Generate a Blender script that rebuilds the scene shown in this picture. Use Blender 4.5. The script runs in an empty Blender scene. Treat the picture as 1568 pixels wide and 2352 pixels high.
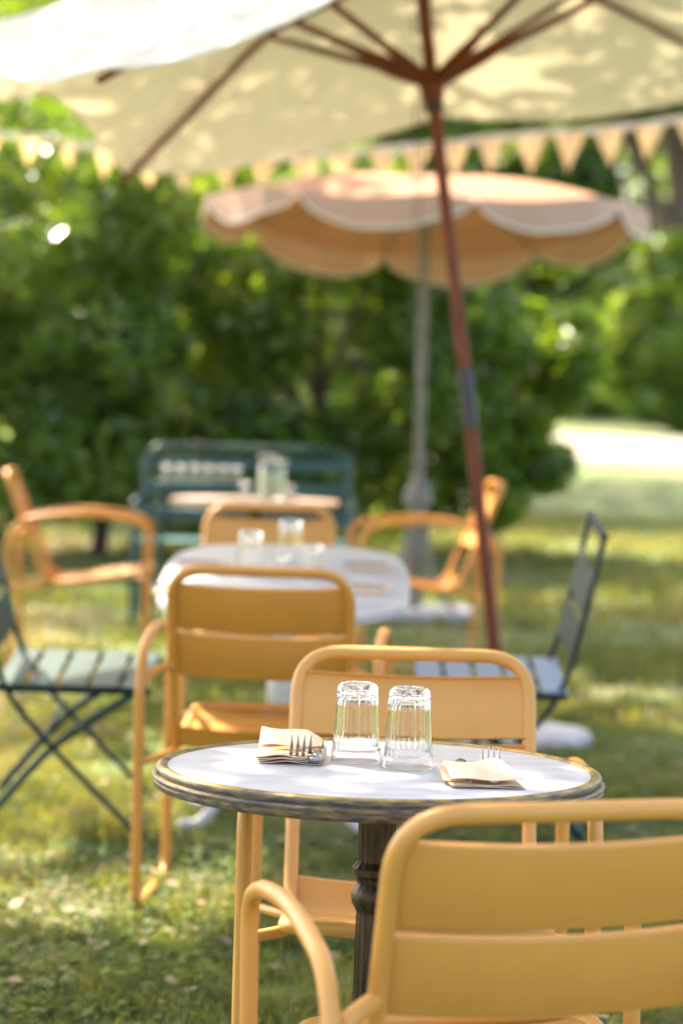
import bpy, math, random
import numpy as np
from mathutils import Vector, Matrix
random.seed(7); RNG = np.random.default_rng(7)
R = math.radians
S = bpy.context.scene
COL = S.collection

# ------------------------------------------------------------------ camera
CAM_H = 1.377
cam = bpy.data.cameras.new('camera'); camo = bpy.data.objects.new('camera', cam); COL.objects.link(camo)
cam.sensor_fit = 'VERTICAL'; cam.sensor_height = 36; cam.sensor_width = 24; cam.lens = 85
cam.clip_start = .05; cam.clip_end = 2000
pit = math.atan((1176 - 985) / (2352 * 85 / 36)); th = R(1.6)
fw = Vector((0, math.cos(pit), -math.sin(pit))); u0 = Vector((0, math.sin(pit), math.cos(pit))); r0 = Vector((1, 0, 0))
up = u0 * math.cos(th) - r0 * math.sin(th); rt = r0 * math.cos(th) + u0 * math.sin(th)
M = Matrix((rt, up, -fw)).transposed().to_4x4(); M.translation = (0, 0, CAM_H)
camo.matrix_world = M
cam.dof.use_dof = True; cam.dof.focus_distance = 3.80; cam.dof.aperture_fstop = 2.7; cam.dof.aperture_blades = 0
S.camera = camo
S.render.resolution_x = 682; S.render.resolution_y = 1024

# ------------------------------------------------------------------ light
SUN_EL = R(52); SUN_AZ = math.atan2(.80, -.60)          # the sun stands behind the scene, to the left
SUND = Vector((math.cos(SUN_EL) * math.cos(SUN_AZ), math.cos(SUN_EL) * math.sin(SUN_AZ), math.sin(SUN_EL)))
w = bpy.data.worlds.new('World'); S.world = w; w.use_nodes = True
nt = w.node_tree; bg = nt.nodes['Background']; sky = nt.nodes.new('ShaderNodeTexSky'); sky.sky_type = 'NISHITA'
sky.sun_disc = False; sky.sun_elevation = SUN_EL; sky.sun_rotation = math.atan2(SUND.x, SUND.y)
sky.dust_density = 5.0; sky.air_density = 1.0; sky.ozone_density = .4
nt.links.new(sky.outputs[0], bg.inputs[0]); bg.inputs[1].default_value = .15
sl = bpy.data.lights.new('sun', 'SUN'); sl.energy = 3.6; sl.angle = R(.55); sl.color = (1, .93, .80)
so = bpy.data.objects.new('sun', sl); COL.objects.link(so); so.rotation_euler = SUND.to_track_quat('Z', 'Y').to_euler()
S.view_settings.view_transform = 'Standard'; S.view_settings.look = 'None'
S.view_settings.exposure = 2.5; S.view_settings.gamma = 1
S.view_settings.use_white_balance = True; S.view_settings.white_balance_temperature = 6900; S.view_settings.white_balance_tint = 14
S.cycles.max_bounces = 10; S.cycles.transmission_bounces = 10; S.cycles.transparent_max_bounces = 12
S.cycles.use_denoising = True
S.cycles.sample_clamp_indirect = 8

# ------------------------------------------------------------------ materials
def node(nt, t, **kw):
    n = nt.nodes.new(t)
    for k, v in kw.items(): setattr(n, k, v)
    return n
def mat(name, c1, c2=None, rough=.5, metal=0, scale=8, bump=0, bscale=60, spec=.5, detail=4, lo=.35, hi=.65, stretch=None, coat=0):
    m = bpy.data.materials.new(name); m.use_nodes = True; nt = m.node_tree; b = nt.nodes['Principled BSDF']
    b.inputs['Roughness'].default_value = rough; b.inputs['Metallic'].default_value = metal
    b.inputs['Specular IOR Level'].default_value = spec; b.inputs['Coat Weight'].default_value = coat
    tc = node(nt, 'ShaderNodeTexCoord'); mp = node(nt, 'ShaderNodeMapping'); nt.links.new(tc.outputs['Object'], mp.inputs[0])
    if stretch: mp.inputs['Scale'].default_value = stretch
    n = node(nt, 'ShaderNodeTexNoise'); n.inputs['Scale'].default_value = scale; n.inputs['Detail'].default_value = detail
    nt.links.new(mp.outputs[0], n.inputs['Vector'])
    cr = node(nt, 'ShaderNodeValToRGB'); cr.color_ramp.elements[0].position = lo; cr.color_ramp.elements[1].position = hi
    cr.color_ramp.elements[0].color = (*c1, 1); cr.color_ramp.elements[1].color = (*(c2 or c1), 1)
    nt.links.new(n.outputs[0], cr.inputs[0]); nt.links.new(cr.outputs[0], b.inputs['Base Color'])
    if bump:
        n2 = node(nt, 'ShaderNodeTexNoise'); n2.inputs['Scale'].default_value = bscale; nt.links.new(mp.outputs[0], n2.inputs['Vector'])
        bm = node(nt, 'ShaderNodeBump'); bm.inputs['Strength'].default_value = bump; bm.inputs['Distance'].default_value = .002
        nt.links.new(n2.outputs[0], bm.inputs['Height']); nt.links.new(bm.outputs[0], b.inputs['Normal'])
    return m
def leafy(name, c1, c2, c3, rough=.4, trans=.45, scale=1.3, spec=.5, tboost=1.6):
    """diffuse + translucent leaf; colour varies clump by clump"""
    m = bpy.data.materials.new(name); m.use_nodes = True; nt = m.node_tree; b = nt.nodes['Principled BSDF']; out = nt.nodes['Material Output']
    tc = node(nt, 'ShaderNodeTexCoord'); n = node(nt, 'ShaderNodeTexNoise'); n.inputs['Scale'].default_value = scale; n.inputs['Detail'].default_value = 6
    n.inputs['Roughness'].default_value = .7
    nt.links.new(tc.outputs['Object'], n.inputs['Vector'])
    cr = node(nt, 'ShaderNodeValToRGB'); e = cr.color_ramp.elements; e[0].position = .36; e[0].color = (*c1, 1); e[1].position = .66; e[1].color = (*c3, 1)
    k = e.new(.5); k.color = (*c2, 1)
    nt.links.new(n.outputs[0], cr.inputs[0])
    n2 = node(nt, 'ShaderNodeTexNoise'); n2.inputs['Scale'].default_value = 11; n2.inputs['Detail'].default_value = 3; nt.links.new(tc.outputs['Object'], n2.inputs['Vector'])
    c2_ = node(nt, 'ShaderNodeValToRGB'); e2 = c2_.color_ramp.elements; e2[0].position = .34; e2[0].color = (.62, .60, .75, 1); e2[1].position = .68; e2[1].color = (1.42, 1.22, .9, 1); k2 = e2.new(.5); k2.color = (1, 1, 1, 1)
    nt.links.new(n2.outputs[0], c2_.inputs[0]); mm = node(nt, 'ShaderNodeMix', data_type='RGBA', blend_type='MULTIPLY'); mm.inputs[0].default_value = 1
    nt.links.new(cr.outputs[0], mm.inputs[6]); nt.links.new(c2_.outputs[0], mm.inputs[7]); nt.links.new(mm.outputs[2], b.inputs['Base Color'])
    b.inputs['Roughness'].default_value = rough; b.inputs['Specular IOR Level'].default_value = spec
    t = node(nt, 'ShaderNodeBsdfTranslucent'); g = node(nt, 'ShaderNodeMix', data_type='RGBA', blend_type='MULTIPLY'); g.inputs[0].default_value = 1
    nt.links.new(mm.outputs[2], g.inputs[6]); g.inputs[7].default_value = (tboost * 1.1, tboost, tboost * .35, 1); nt.links.new(g.outputs[2], t.inputs[0])
    mx = node(nt, 'ShaderNodeMixShader'); mx.inputs[0].default_value = trans
    nt.links.new(b.outputs[0], mx.inputs[1]); nt.links.new(t.outputs[0], mx.inputs[2]); nt.links.new(mx.outputs[0], out.inputs[0])
    return m
def fabric(name, c, tcol, trans=.4, scale=400):
    m = bpy.data.materials.new(name); m.use_nodes = True; nt = m.node_tree; b = nt.nodes['Principled BSDF']; out = nt.nodes['Material Output']
    tc = node(nt, 'ShaderNodeTexCoord'); n = node(nt, 'ShaderNodeTexNoise'); n.inputs['Scale'].default_value = 6; nt.links.new(tc.outputs['Object'], n.inputs['Vector'])
    cr = node(nt, 'ShaderNodeValToRGB'); e = cr.color_ramp.elements; e[0].position = .3; e[1].position = .7
    e[0].color = (*[x * .93 for x in c], 1); e[1].color = (*c, 1); nt.links.new(n.outputs[0], cr.inputs[0]); nt.links.new(cr.outputs[0], b.inputs['Base Color'])
    b.inputs['Roughness'].default_value = .85; b.inputs['Specular IOR Level'].default_value = .15
    wv = node(nt, 'ShaderNodeTexNoise'); wv.inputs['Scale'].default_value = scale; nt.links.new(tc.outputs['Object'], wv.inputs['Vector'])
    bm = node(nt, 'ShaderNodeBump'); bm.inputs['Strength'].default_value = .25; bm.inputs['Distance'].default_value = .001
    nt.links.new(wv.outputs[0], bm.inputs['Height']); nt.links.new(bm.outputs[0], b.inputs['Normal'])
    t = node(nt, 'ShaderNodeBsdfTranslucent'); t.inputs[0].default_value = (*tcol, 1)
    mx = node(nt, 'ShaderNodeMixShader'); mx.inputs[0].default_value = trans
    nt.links.new(b.outputs[0], mx.inputs[1]); nt.links.new(t.outputs[0], mx.inputs[2]); nt.links.new(mx.outputs[0], out.inputs[0])
    return m
def glass(name, tint=(1, 1, 1), rough=0):
    m = bpy.data.materials.new(name); m.use_nodes = True; nt = m.node_tree; b = nt.nodes['Principled BSDF']
    b.inputs['Base Color'].default_value = (*tint, 1); b.inputs['Transmission Weight'].default_value = 1; b.inputs['Roughness'].default_value = rough; b.inputs['IOR'].default_value = 1.5
    tc = node(nt, 'ShaderNodeTexCoord'); n = node(nt, 'ShaderNodeTexNoise'); n.inputs['Scale'].default_value = 55; nt.links.new(tc.outputs['Object'], n.inputs['Vector'])
    bm = node(nt, 'ShaderNodeBump'); bm.inputs['Strength'].default_value = .08; bm.inputs['Distance'].default_value = .0006
    nt.links.new(n.outputs[0], bm.inputs['Height']); nt.links.new(bm.outputs[0], b.inputs['Normal'])
    return m
ORANGE = mat('yellow_orange_paint', (.58, .27, .055), (.62, .295, .063), rough=.42, scale=5, bump=.12, bscale=900)
ORANGE2 = mat('deep_orange_paint', (.55, .225, .034), (.59, .25, .042), rough=.42, scale=5, bump=.12, bscale=900)
GREENM = mat('dark_green_paint', (.004, .021, .026), (.008, .03, .034), spec=.25, rough=.4, scale=9, bump=.1, bscale=300)
BLUEM = mat('grey_blue_slat_paint', (.20, .27, .36), (.25, .32, .40), rough=.45, scale=9)
SAGE = mat('worn_green_slat_paint', (.013, .043, .033), (.034, .072, .056), spec=.25, rough=.5, scale=14)
BENCH = mat('bench_green_paint', (.014, .055, .050), (.025, .08, .072), spec=.5, rough=.4, scale=9)
AQUA = mat('aqua_seat_paint', (.10, .30, .27), (.14, .36, .32), rough=.4, scale=9)
WOODR = mat('red_brown_wood', (.115, .022, .006), (.19, .042, .011), spec=.25, rough=.5, scale=9, stretch=(14, 14, 1), bump=.15, bscale=40)
BLACK = mat('black_metal', (.012, .012, .015), (.02, .02, .025), rough=.4)
CANVAS = fabric('cream_canvas', (.80, .78, .74), (.76, .62, .40), trans=.19)
TERRA = fabric('shaded_terracotta_canvas', (.43, .225, .13), (.42, .14, .05), trans=.09)  # canopy cloth, colour darkened to give the shaded underside
TERRAV = fabric('skylit_terracotta_valance', (.56, .37, .29), (.5, .25, .12), trans=.08)  # same cloth in paler pink, skylight on the outside put into the colour
TRIM = fabric('white_trim', (.80, .76, .72), (.8, .6, .45), trans=.3)
FLAG = fabric('peach_flag_cloth', (.72, .55, .36), (.92, .62, .30), trans=.45)
TAPE = fabric('white_tape', (.82, .80, .78), (.8, .75, .6), trans=.3)
MARBLE = mat('white_laminate', (.42, .415, .42), (.53, .515, .495), rough=.38, scale=3.5, detail=8, stretch=(1, 9, 1), bump=.08, bscale=240)
BRASS = mat('aged_brass_rim', (.36, .25, .06), (.12, .085, .04), rough=.42, metal=.65, scale=26, detail=8, bump=.3, bscale=120)
PATINA = mat('grey_patina_rim', (.045, .048, .07), (.22, .17, .09), rough=.5, metal=.4, scale=36, detail=8, stretch=(1, 1, 6), bump=.4, bscale=150)
IRON = mat('bronzed_cast_iron', (.022, .014, .007), (.075, .048, .022), rough=.45, metal=.5, scale=40, detail=8, stretch=(1, 1, .3), bump=.5, bscale=200)
WHITEM = mat('white_cast_metal', (.55, .54, .55), (.70, .69, .70), rough=.5, scale=14)
GREYP = mat('grey_metal_tube', (.17, .155, .12), (.23, .21, .17), rough=.5, scale=14)
STONE = mat('pale_grey_concrete', (.40, .38, .38), (.55, .52, .52), rough=.8, scale=20, bump=.4, bscale=90)
PAPER = mat('kraft_paper_napkin', (.66, .47, .31), (.72, .53, .37), rough=.9, scale=30, bump=.3, bscale=500, spec=.1)
PAPERIN = mat('orange_napkin_inside', (.70, .36, .12), (.74, .40, .15), rough=.9, scale=30, spec=.1)
INK = mat('brown_napkin_print', (.36, .22, .10), rough=.9)
STEEL = mat('polished_steel', (.33, .30, .28), (.40, .37, .35), rough=.16, metal=1, scale=20)
TABLEW = mat('pale_grey_table_paint', (.40, .385, .385), (.48, .46, .455), rough=.4, scale=6)
PINKT = mat('weathered_pink_tan_wood', (.42, .28, .19), (.52, .36, .26), rough=.5, scale=10, stretch=(1, 8, 1))
GLASS = glass('clear_glass'); JARG = glass('faint_green_glass', (.93, .97, .88))
CITRON = mat('lemon_water', (.55, .56, .22), (.66, .66, .36), rough=.3)
BARK = mat('grey_brown_bark', (.06, .045, .035), (.14, .10, .075), rough=.9, scale=10, stretch=(4, 4, 1), bump=.8, bscale=25)
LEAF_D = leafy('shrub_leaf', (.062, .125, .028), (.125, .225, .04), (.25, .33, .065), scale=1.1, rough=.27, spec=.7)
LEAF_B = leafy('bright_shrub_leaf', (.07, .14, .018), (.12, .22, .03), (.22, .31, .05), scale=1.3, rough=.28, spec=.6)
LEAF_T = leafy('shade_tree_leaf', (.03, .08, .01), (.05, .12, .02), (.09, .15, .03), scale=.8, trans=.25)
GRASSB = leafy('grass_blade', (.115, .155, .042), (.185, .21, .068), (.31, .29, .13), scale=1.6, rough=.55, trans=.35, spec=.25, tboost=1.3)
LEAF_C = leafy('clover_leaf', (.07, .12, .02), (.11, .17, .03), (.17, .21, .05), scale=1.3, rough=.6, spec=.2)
DRYL = mat('dry_leaf', (.22, .15, .07), (.34, .25, .13), rough=.8)

# ------------------------------------------------------------------ mesh builder
class MB:
    def __init__(s): s.v = []; s.f = []; s.m = []
    def add(s, verts, faces, mi=0):
        o = len(s.v); s.v += [tuple(p) for p in verts]; s.f += [tuple(i + o for i in f) for f in faces]; s.m += [mi] * len(faces)
    def tube(s, strip, r, seg=10, closed=False, mi=0, ry=None, caps=True):
        P = [Vector(p) for p in strip]; n = len(P)
        T = []
        for i in range(n):
            a = P[(i - 1) % n] if (closed or i > 0) else P[i]; b = P[(i + 1) % n] if (closed or i < n - 1) else P[i]
            T.append((b - a).normalized())
        ref = Vector((0, 0, 1)) if abs(T[0].z) < .9 else Vector((1, 0, 0))
        N = (ref - T[0] * ref.dot(T[0])).normalized(); V = []
        for i in range(n):
            N = (N - T[i] * N.dot(T[i])).normalized(); B = T[i].cross(N)
            ri = r[i] if isinstance(r, (list, tuple)) else r; rb = ri if ry is None else (ry[i] if isinstance(ry, (list, tuple)) else ry)
            for k in range(seg):
                a = 2 * math.pi * k / seg; V.append(P[i] + N * ri * math.cos(a) + B * rb * math.sin(a))
        F = []
        if closed:      # find the twist that joins the last ring to the first
            best = min(range(seg), key=lambda q: (V[(n - 1) * seg + q] - V[0]).length)
        for i in range(n if closed else n - 1):
            j = (i + 1) % n; sh = best if (closed and i == n - 1) else 0
            for k in range(seg):
                k2 = (k + 1) % seg
                F.append((i * seg + (k + sh) % seg, i * seg + (k2 + sh) % seg, j * seg + k2, j * seg + k))
        if not closed and caps:
            F.append(tuple(reversed(range(seg)))); F.append(tuple((n - 1) * seg + k for k in range(seg)))
        s.add(V, F, mi)
    def box(s, c, d, rot=None, mi=0, bev=0):
        x, y, z = [q / 2 for q in d]; V = []
        if bev:
            b = min(bev, min(x, y, z) * .9); F = []
            for sx in (-1, 1):
                for sy in (-1, 1):
                    for sz in (-1, 1):
                        V += [Vector((sx * x, sy * (y - b), sz * (z - b))), Vector((sx * (x - b), sy * y, sz * (z - b))), Vector((sx * (x - b), sy * (y - b), sz * z))]
            import bmesh as bmm
            bm = bmm.new(); vs = [bm.verts.new(v) for v in V]; bmm.ops.convex_hull(bm, input=vs); bm.verts.index_update()
            V = [v.co.copy() for v in bm.verts]; F = [tuple(v.index for v in f.verts) for f in bm.faces]; bm.free()
        else:
            V = [Vector((sx * x, sy * y, sz * z)) for sx in (-1, 1) for sy in (-1, 1) for sz in (-1, 1)]
            F = [(0, 1, 3, 2), (4, 6, 7, 5), (0, 4, 5, 1), (2, 3, 7, 6), (0, 2, 6, 4), (1, 5, 7, 3)]
        if rot is not None: V = [rot @ v for v in V]
        c = Vector(c); s.add([v + c for v in V], F, mi)
    def lathe(s, prof, seg=32, c=(0, 0, 0), mi=0, fn=None, closed=False):
        V = []; n = len(prof)
        for (r, z) in prof:
            for k in range(seg):
                a = 2 * math.pi * k / seg; rr = r if fn is None else fn(r, z, a)
                V.append((c[0] + rr * math.cos(a), c[1] + rr * math.sin(a), c[2] + z))
        F = []
        for i in range(n if closed else n - 1):
            j = (i + 1) % n
            for k in range(seg):
                k2 = (k + 1) % seg; F.append((i * seg + k, i * seg + k2, j * seg + k2, j * seg + k))
        if not closed:
            if prof[0][0] > 1e-5: F.append(tuple(reversed(range(seg))))
            if prof[-1][0] > 1e-5: F.append(tuple((n - 1) * seg + k for k in range(seg)))
        s.add(V, F, mi)
    def extr(s, prof, a, b, mapf, nx=1, mi=0):
        """closed 2-D profile swept from a to b; mapf(u, p, q) -> point"""
        V = []; n = len(prof)
        for i in range(nx + 1):
            u = a + (b - a) * i / nx
            V += [mapf(u, p, q) for p, q in prof]
        F = [(i * n + k, i * n + (k + 1) % n, (i + 1) * n + (k + 1) % n, (i + 1) * n + k) for i in range(nx) for k in range(n)]
        F.append(tuple(reversed(range(n)))); F.append(tuple(nx * n + k for k in range(n)))
        s.add(V, F, mi)
    def grid(s, P, mi=0):      # P[i][j]
        n = len(P); m = len(P[0])
        s.add([p for r in P for p in r], [(i * m + j, i * m + j + 1, (i + 1) * m + j + 1, (i + 1) * m + j) for i in range(n - 1) for j in range(m - 1)], mi)
    def build(s, name, mats, parent=None, smooth=True, angle=40):
        me = bpy.data.meshes.new(name); me.from_pydata([tuple(v) for v in s.v], [], s.f)
        mats = mats if isinstance(mats, (list, tuple)) else [mats]
        for m in mats: me.materials.append(m)
        me.polygons.foreach_set('material_index', s.m)
        import bmesh as bmm
        bm = bmm.new(); bm.from_mesh(me); bmm.ops.recalc_face_normals(bm, faces=bm.faces)
        if smooth:
            for f in bm.faces: f.smooth = True
            ca = R(angle)
            for e in bm.edges:
                if len(e.link_faces) == 2 and e.calc_face_angle(0) > ca: e.smooth = False
        bm.to_mesh(me); bm.free()
        o = bpy.data.objects.new(name, me); COL.objects.link(o)
        if parent: o.parent = parent
        return o
def fillet(pts, rad, closed=False, n=6):
    P = [Vector(p) for p in pts]; m = len(P); out = []
    rad = rad if isinstance(rad, (list, tuple)) else [rad] * m
    for i in range(m):
        if not closed and i in (0, m - 1): out.append(P[i]); continue
        a, b, c = P[(i - 1) % m], P[i], P[(i + 1) % m]; d1 = a - b; d2 = c - b
        t = min(rad[i], d1.length * .49, d2.length * .49)
        if t < 1e-5: out.append(b); continue
        p = b + d1.normalized() * t; q = b + d2.normalized() * t
        for k in range(n + 1):
            u = k / n; out.append((1 - u) ** 2 * p + 2 * u * (1 - u) * b + u * u * q)
    return out
def bez(P, n=10):      # Catmull-Rom through points
    P = [Vector(p) for p in P]; out = []
    for i in range(len(P) - 1):
        a = P[max(i - 1, 0)]; b = P[i]; c = P[i + 1]; d = P[min(i + 2, len(P) - 1)]
        for k in range(n):
            t = k / n; out.append(.5 * (2 * b + (c - a) * t + (2 * a - 5 * b + 4 * c - d) * t * t + (3 * b - a - 3 * c + d) * t ** 3))
    out.append(P[-1]); return out
def tag(o, label=None, cat=None, group=None, kind=None):
    for k, v in (('label', label), ('category', cat), ('group', group), ('kind', kind)):
        if v: o[k] = v
    return o
def empty(name, loc=(0, 0, 0), rz=0, label=None, cat=None, group=None, rx=0, ry=0):
    o = bpy.data.objects.new(name, None); COL.objects.link(o); o.empty_display_size = .1
    o.rotation_mode = 'XYZ'
    o.matrix_world = Matrix.Translation(loc) @ Matrix.Rotation(rx, 4, 'X') @ Matrix.Rotation(ry, 4, 'Y') @ Matrix.Rotation(rz, 4, 'Z')
    tag(o, label, cat, group); return o
def copy_tree(o, parent=None):
    c = o.copy(); COL.objects.link(c); c.parent = parent
    for ch in [k for k in bpy.data.objects if k.parent == o]: copy_tree(ch, c)
    return c
def place(o, loc, rz=0, rx=0, ry=0, sc=1):
    o.matrix_world = Matrix.Translation(loc) @ Matrix.Rotation(rx, 4, 'X') @ Matrix.Rotation(ry, 4, 'Y') @ Matrix.Rotation(rz, 4, 'Z') @ Matrix.Scale(sc, 4)

# smooth value noise on a grid, for relief and for where leaves grow
class VN:
    def __init__(s, seed, n=256): s.g = np.random.default_rng(seed).random((n, n)); s.n = n
    def __call__(s, x, y):
        x = np.asarray(x, float); y = np.asarray(y, float); xi = np.floor(x).astype(int); yi = np.floor(y).astype(int)
        fx = x - xi; fy = y - yi; fx = fx * fx * (3 - 2 * fx); fy = fy * fy * (3 - 2 * fy); n = s.n; g = s.g
        a = g[xi % n, yi % n]; b = g[(xi + 1) % n, yi % n]; c = g[xi % n, (yi + 1) % n]; d = g[(xi + 1) % n, (yi + 1) % n]
        return (a * (1 - fx) + b * fx) * (1 - fy) + (c * (1 - fx) + d * fx) * fy
vn1, vn2, vn3, vn4 = VN(1), VN(2), VN(3), VN(4)

# ------------------------------------------------------------------ ground
TILT = R(8.0)
PATCH = [(-.81, 7.0, .62, math.tan(TILT) - .0315), (.48, 7.1, .62, math.tan(TILT) - .0315)]
def gz(x, y):
    x = np.asarray(x, float); y = np.asarray(y, float)
    z = .0315 * y + .008 * (vn1(x * 1.3, y * 1.3) - .5) * np.clip(y / 3, 0, 1)
    for (cx, cy, rr, s) in PATCH:          # little humps of the lawn that the folding chairs stand on
        d = np.hypot(x - cx, y - cy); wgt = np.clip(1 - (d / 1.25), 0, 1); wgt = wgt * wgt * (3 - 2 * wgt)
        z = z + wgt * s * np.clip(y - cy, -.35, .35)
    return z
def gp(x, y, dz=0): return (x, y, float(gz(x, y)) + dz)
def raw_mesh(name, V, F, mats, mi=None, parent=None, smooth=False):
    """V (n,3) array, F (m,k) int array"""
    me = bpy.data.meshes.new(name); n = len(V); m, k = F.shape
    me.vertices.add(n); me.vertices.foreach_set('co', np.asarray(V, np.float32).ravel())
    me.loops.add(m * k); me.loops.foreach_set('vertex_index', F.astype(np.int32).ravel())
    me.polygons.add(m); me.polygons.foreach_set('loop_start', np.arange(0, m * k, k, dtype=np.int32))
    if mi is not None: pass
    for q in (mats if isinstance(mats, (list, tuple)) else [mats]): me.materials.append(q)
    if mi is not None: me.polygons.foreach_set('material_index', np.asarray(mi, np.int32))
    me.polygons.foreach_set('use_smooth', np.full(m, smooth))
    me.update(calc_edges=True); me.validate()
    o = bpy.data.objects.new(name, me); COL.objects.link(o)
    if parent: o.parent = parent
    return o
def ground():
    xs = np.concatenate([np.linspace(-400, -8, 24)[:-1], np.linspace(-8, 8, 130), np.linspace(8, 400, 24)[1:]])
    ys = np.concatenate([np.linspace(-60, 0, 10)[:-1], np.linspace(0, 16, 150), np.linspace(16, 80, 60)[1:], np.linspace(80, 700, 20)[1:]])
    X, Y = np.meshgrid(xs, ys); Z = gz(X, Y)
    far = Y > 80; Z = np.where(far, .0315 * 80 + (Y - 80) * .012, Z)
    V = np.stack([X, Y, Z], -1).reshape(-1, 3); nx = len(xs); ny = len(ys)
    i = np.arange((ny - 1) * (nx - 1)); r, c = i // (nx - 1), i % (nx - 1); a = r * nx + c
    F = np.stack([a, a + 1, a + nx + 1, a + nx], -1)
    m = bpy.data.materials.new('lawn_soil'); m.use_nodes = True; nt = m.node_tree; b = nt.nodes['Principled BSDF']; b.inputs['Roughness'].default_value = .95; b.inputs['Specular IOR Level'].default_value = .1
    tc = node(nt, 'ShaderNodeTexCoord')
    def nz(sc, d=6):
        n = node(nt, 'ShaderNodeTexNoise'); n.inputs['Scale'].default_value = sc; n.inputs['Detail'].default_value = d; nt.links.new(tc.outputs['Object'], n.inputs['Vector']); return n
    def ramp(n, a, ca, b_, cb):
        c = node(nt, 'ShaderNodeValToRGB'); c.color_ramp.elements[0].position = a; c.color_ramp.elements[0].color = (*ca, 1)
        c.color_ramp.elements[1].position = b_; c.color_ramp.elements[1].color = (*cb, 1); nt.links.new(n.outputs[0], c.inputs[0]); return c
    g = ramp(nz(3), .35, (.095, .15, .05), .65, (.17, .215, .09)); br = ramp(nz(28), .35, (.20, .15, .09), .65, (.30, .24, .15)); k = ramp(nz(1.1), .50, (0, 0, 0), .66, (1, 1, 1))
    mx = node(nt, 'ShaderNodeMix', data_type='RGBA'); nt.links.new(k.outputs[0], mx.inputs[0]); nt.links.new(g.outputs[0], mx.inputs[6]); nt.links.new(br.outputs[0], mx.inputs[7])
    nt.links.new(mx.outputs[2], b.inputs['Base Color'])
    bm = node(nt, 'ShaderNodeBump'); bm.inputs['Strength'].default_value = .9; bm.inputs['Distance'].default_value = .03; nt.links.new(nz(45).outputs[0], bm.inputs['Height']); nt.links.new(bm.outputs[0], b.inputs['Normal'])
    o = raw_mesh('ground', V, F, m, smooth=True); o['kind'] = 'structure'
    return o
ground()

def strip():  # pale sheet over the far lawn; its colour puts in the band of sunshine
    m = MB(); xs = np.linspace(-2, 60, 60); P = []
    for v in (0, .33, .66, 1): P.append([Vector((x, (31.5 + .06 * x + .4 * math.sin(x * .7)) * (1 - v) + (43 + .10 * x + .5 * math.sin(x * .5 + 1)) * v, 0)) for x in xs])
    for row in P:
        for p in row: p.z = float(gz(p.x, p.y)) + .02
    m.grid(P); o = m.build('strip', mat('pale_sunlit_lawn', (.17, .155, .11), (.24, .22, .16), rough=.95, scale=6, detail=8, bump=.5, bscale=40), None); o['kind'] = 'structure'
strip()
def blades(n, x0, x1, y0, y1, h, wd, name, material, label_kind=True, power=1.0):
    g = RNG; y = y0 + (y1 - y0) * g.random(n) ** power
    x = (x0 + (x1 - x0) * g.random(n)) * (y / y1)
    dens = vn3(x * 1.7 + 40, y * 1.7) * .6 + vn2(x * 7 + 9, y * 7) * .4
    keep = g.random(n) < np.clip((dens - .30) * 3.0, .10, 1); x = x[keep]; y = y[keep]; dens = dens[keep]; n = len(x)
    z = gz(x, y) - .003; a = g.random(n) * 2 * np.pi; hh = h * (.45 + .9 * g.random(n)) * (.6 + .7 * dens); ww = wd * (.6 + .8 * g.random(n)) * (.7 + y / y1)
    dx, dy = np.cos(a), np.sin(a); lean = (.15 + .95 * g.random(n)) * hh; la = g.random(n) * 2 * np.pi; lx, ly = np.cos(la) * lean, np.sin(la) * lean
    B = np.stack([x, y, z], -1); D = np.stack([dx * ww, dy * ww, 0 * x], -1); Mid = B + np.stack([lx * .35, ly * .35, hh * .6], -1); T = B + np.stack([lx, ly, hh], -1)
    V = np.stack([B - D, B + D, Mid + D * .8, T, Mid - D * .8], 1).reshape(-1, 3); k = np.arange(n)[:, None] * 5
    F = np.concatenate([k + np.array([[0, 1, 2, 4]])]); F3 = k + np.array([[4, 2, 3, 3]])
    F3 = k + np.array([[4, 2, 3]])
    # quads only: split into triangles
    tri = np.concatenate([k + np.array([[0, 1, 2]]), k + np.array([[0, 2, 4]]), F3])
    return raw_mesh(name, V, tri, material)
def clover(n, x0, x1, y0, y1, s, name, material, power=1.0):
    g = RNG; y = y0 + (y1 - y0) * g.random(n) ** power; x = (x0 + (x1 - x0) * g.random(n)) * (y / y1)
    dens = vn4(x * 2.2, y * 2.2 + 7); keep = g.random(n) < np.clip((dens - .4) * 3.5, .03, 1); x = x[keep]; y = y[keep]; n = len(x)
    z = gz(x, y) + .008 + .030 * g.random(n); V = []; a = g.random(n) * 6.28; tx = (g.random(n) - .5) * .9; ty = (g.random(n) - .5) * .9; sz = s * (.6 + .9 * g.random(n))
    pts = []
    for q in range(6):
        an = a + q * np.pi / 3; px = np.cos(an) * sz; py = np.sin(an) * sz; pts.append(np.stack([x + px, y + py, z + px * tx + py * ty], -1))
    V = np.stack(pts, 1).reshape(-1, 3); k = np.arange(n)[:, None] * 6
    tri = np.concatenate([k + np.array([[0, 1, 2]]), k + np.array([[0, 2, 3]]), k + np.array([[0, 3, 4]]), k + np.array([[0, 4, 5]])])
    return raw_mesh(name, V, tri, material)
tag(blades(150000, -1.9, 2.0, 4.6, 9.5, .045, .0016, 'grass', GRASSB, power=1.25), 'short green lawn grass around the chairs and tables', 'grass', kind='stuff')
tag(blades(60000, -4.2, 4.6, 9.0, 21, .07, .005, 'far_grass', GRASSB, power=1.2), 'sunlit lawn grass stretching back to the hedge', 'grass', kind='stuff')
tag(clover(26000, -1.9, 2.0, 4.6, 9.5, .009, 'clover', LEAF_C, power=1.3), 'small round clover leaves growing through the lawn', 'clover', kind='stuff')
tag(clover(1300, -1.9, 2.0, 4.6, 10, .013, 'fallen_leaves', DRYL), 'brown dry leaves scattered over the lawn', 'leaves', kind='stuff')

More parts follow.
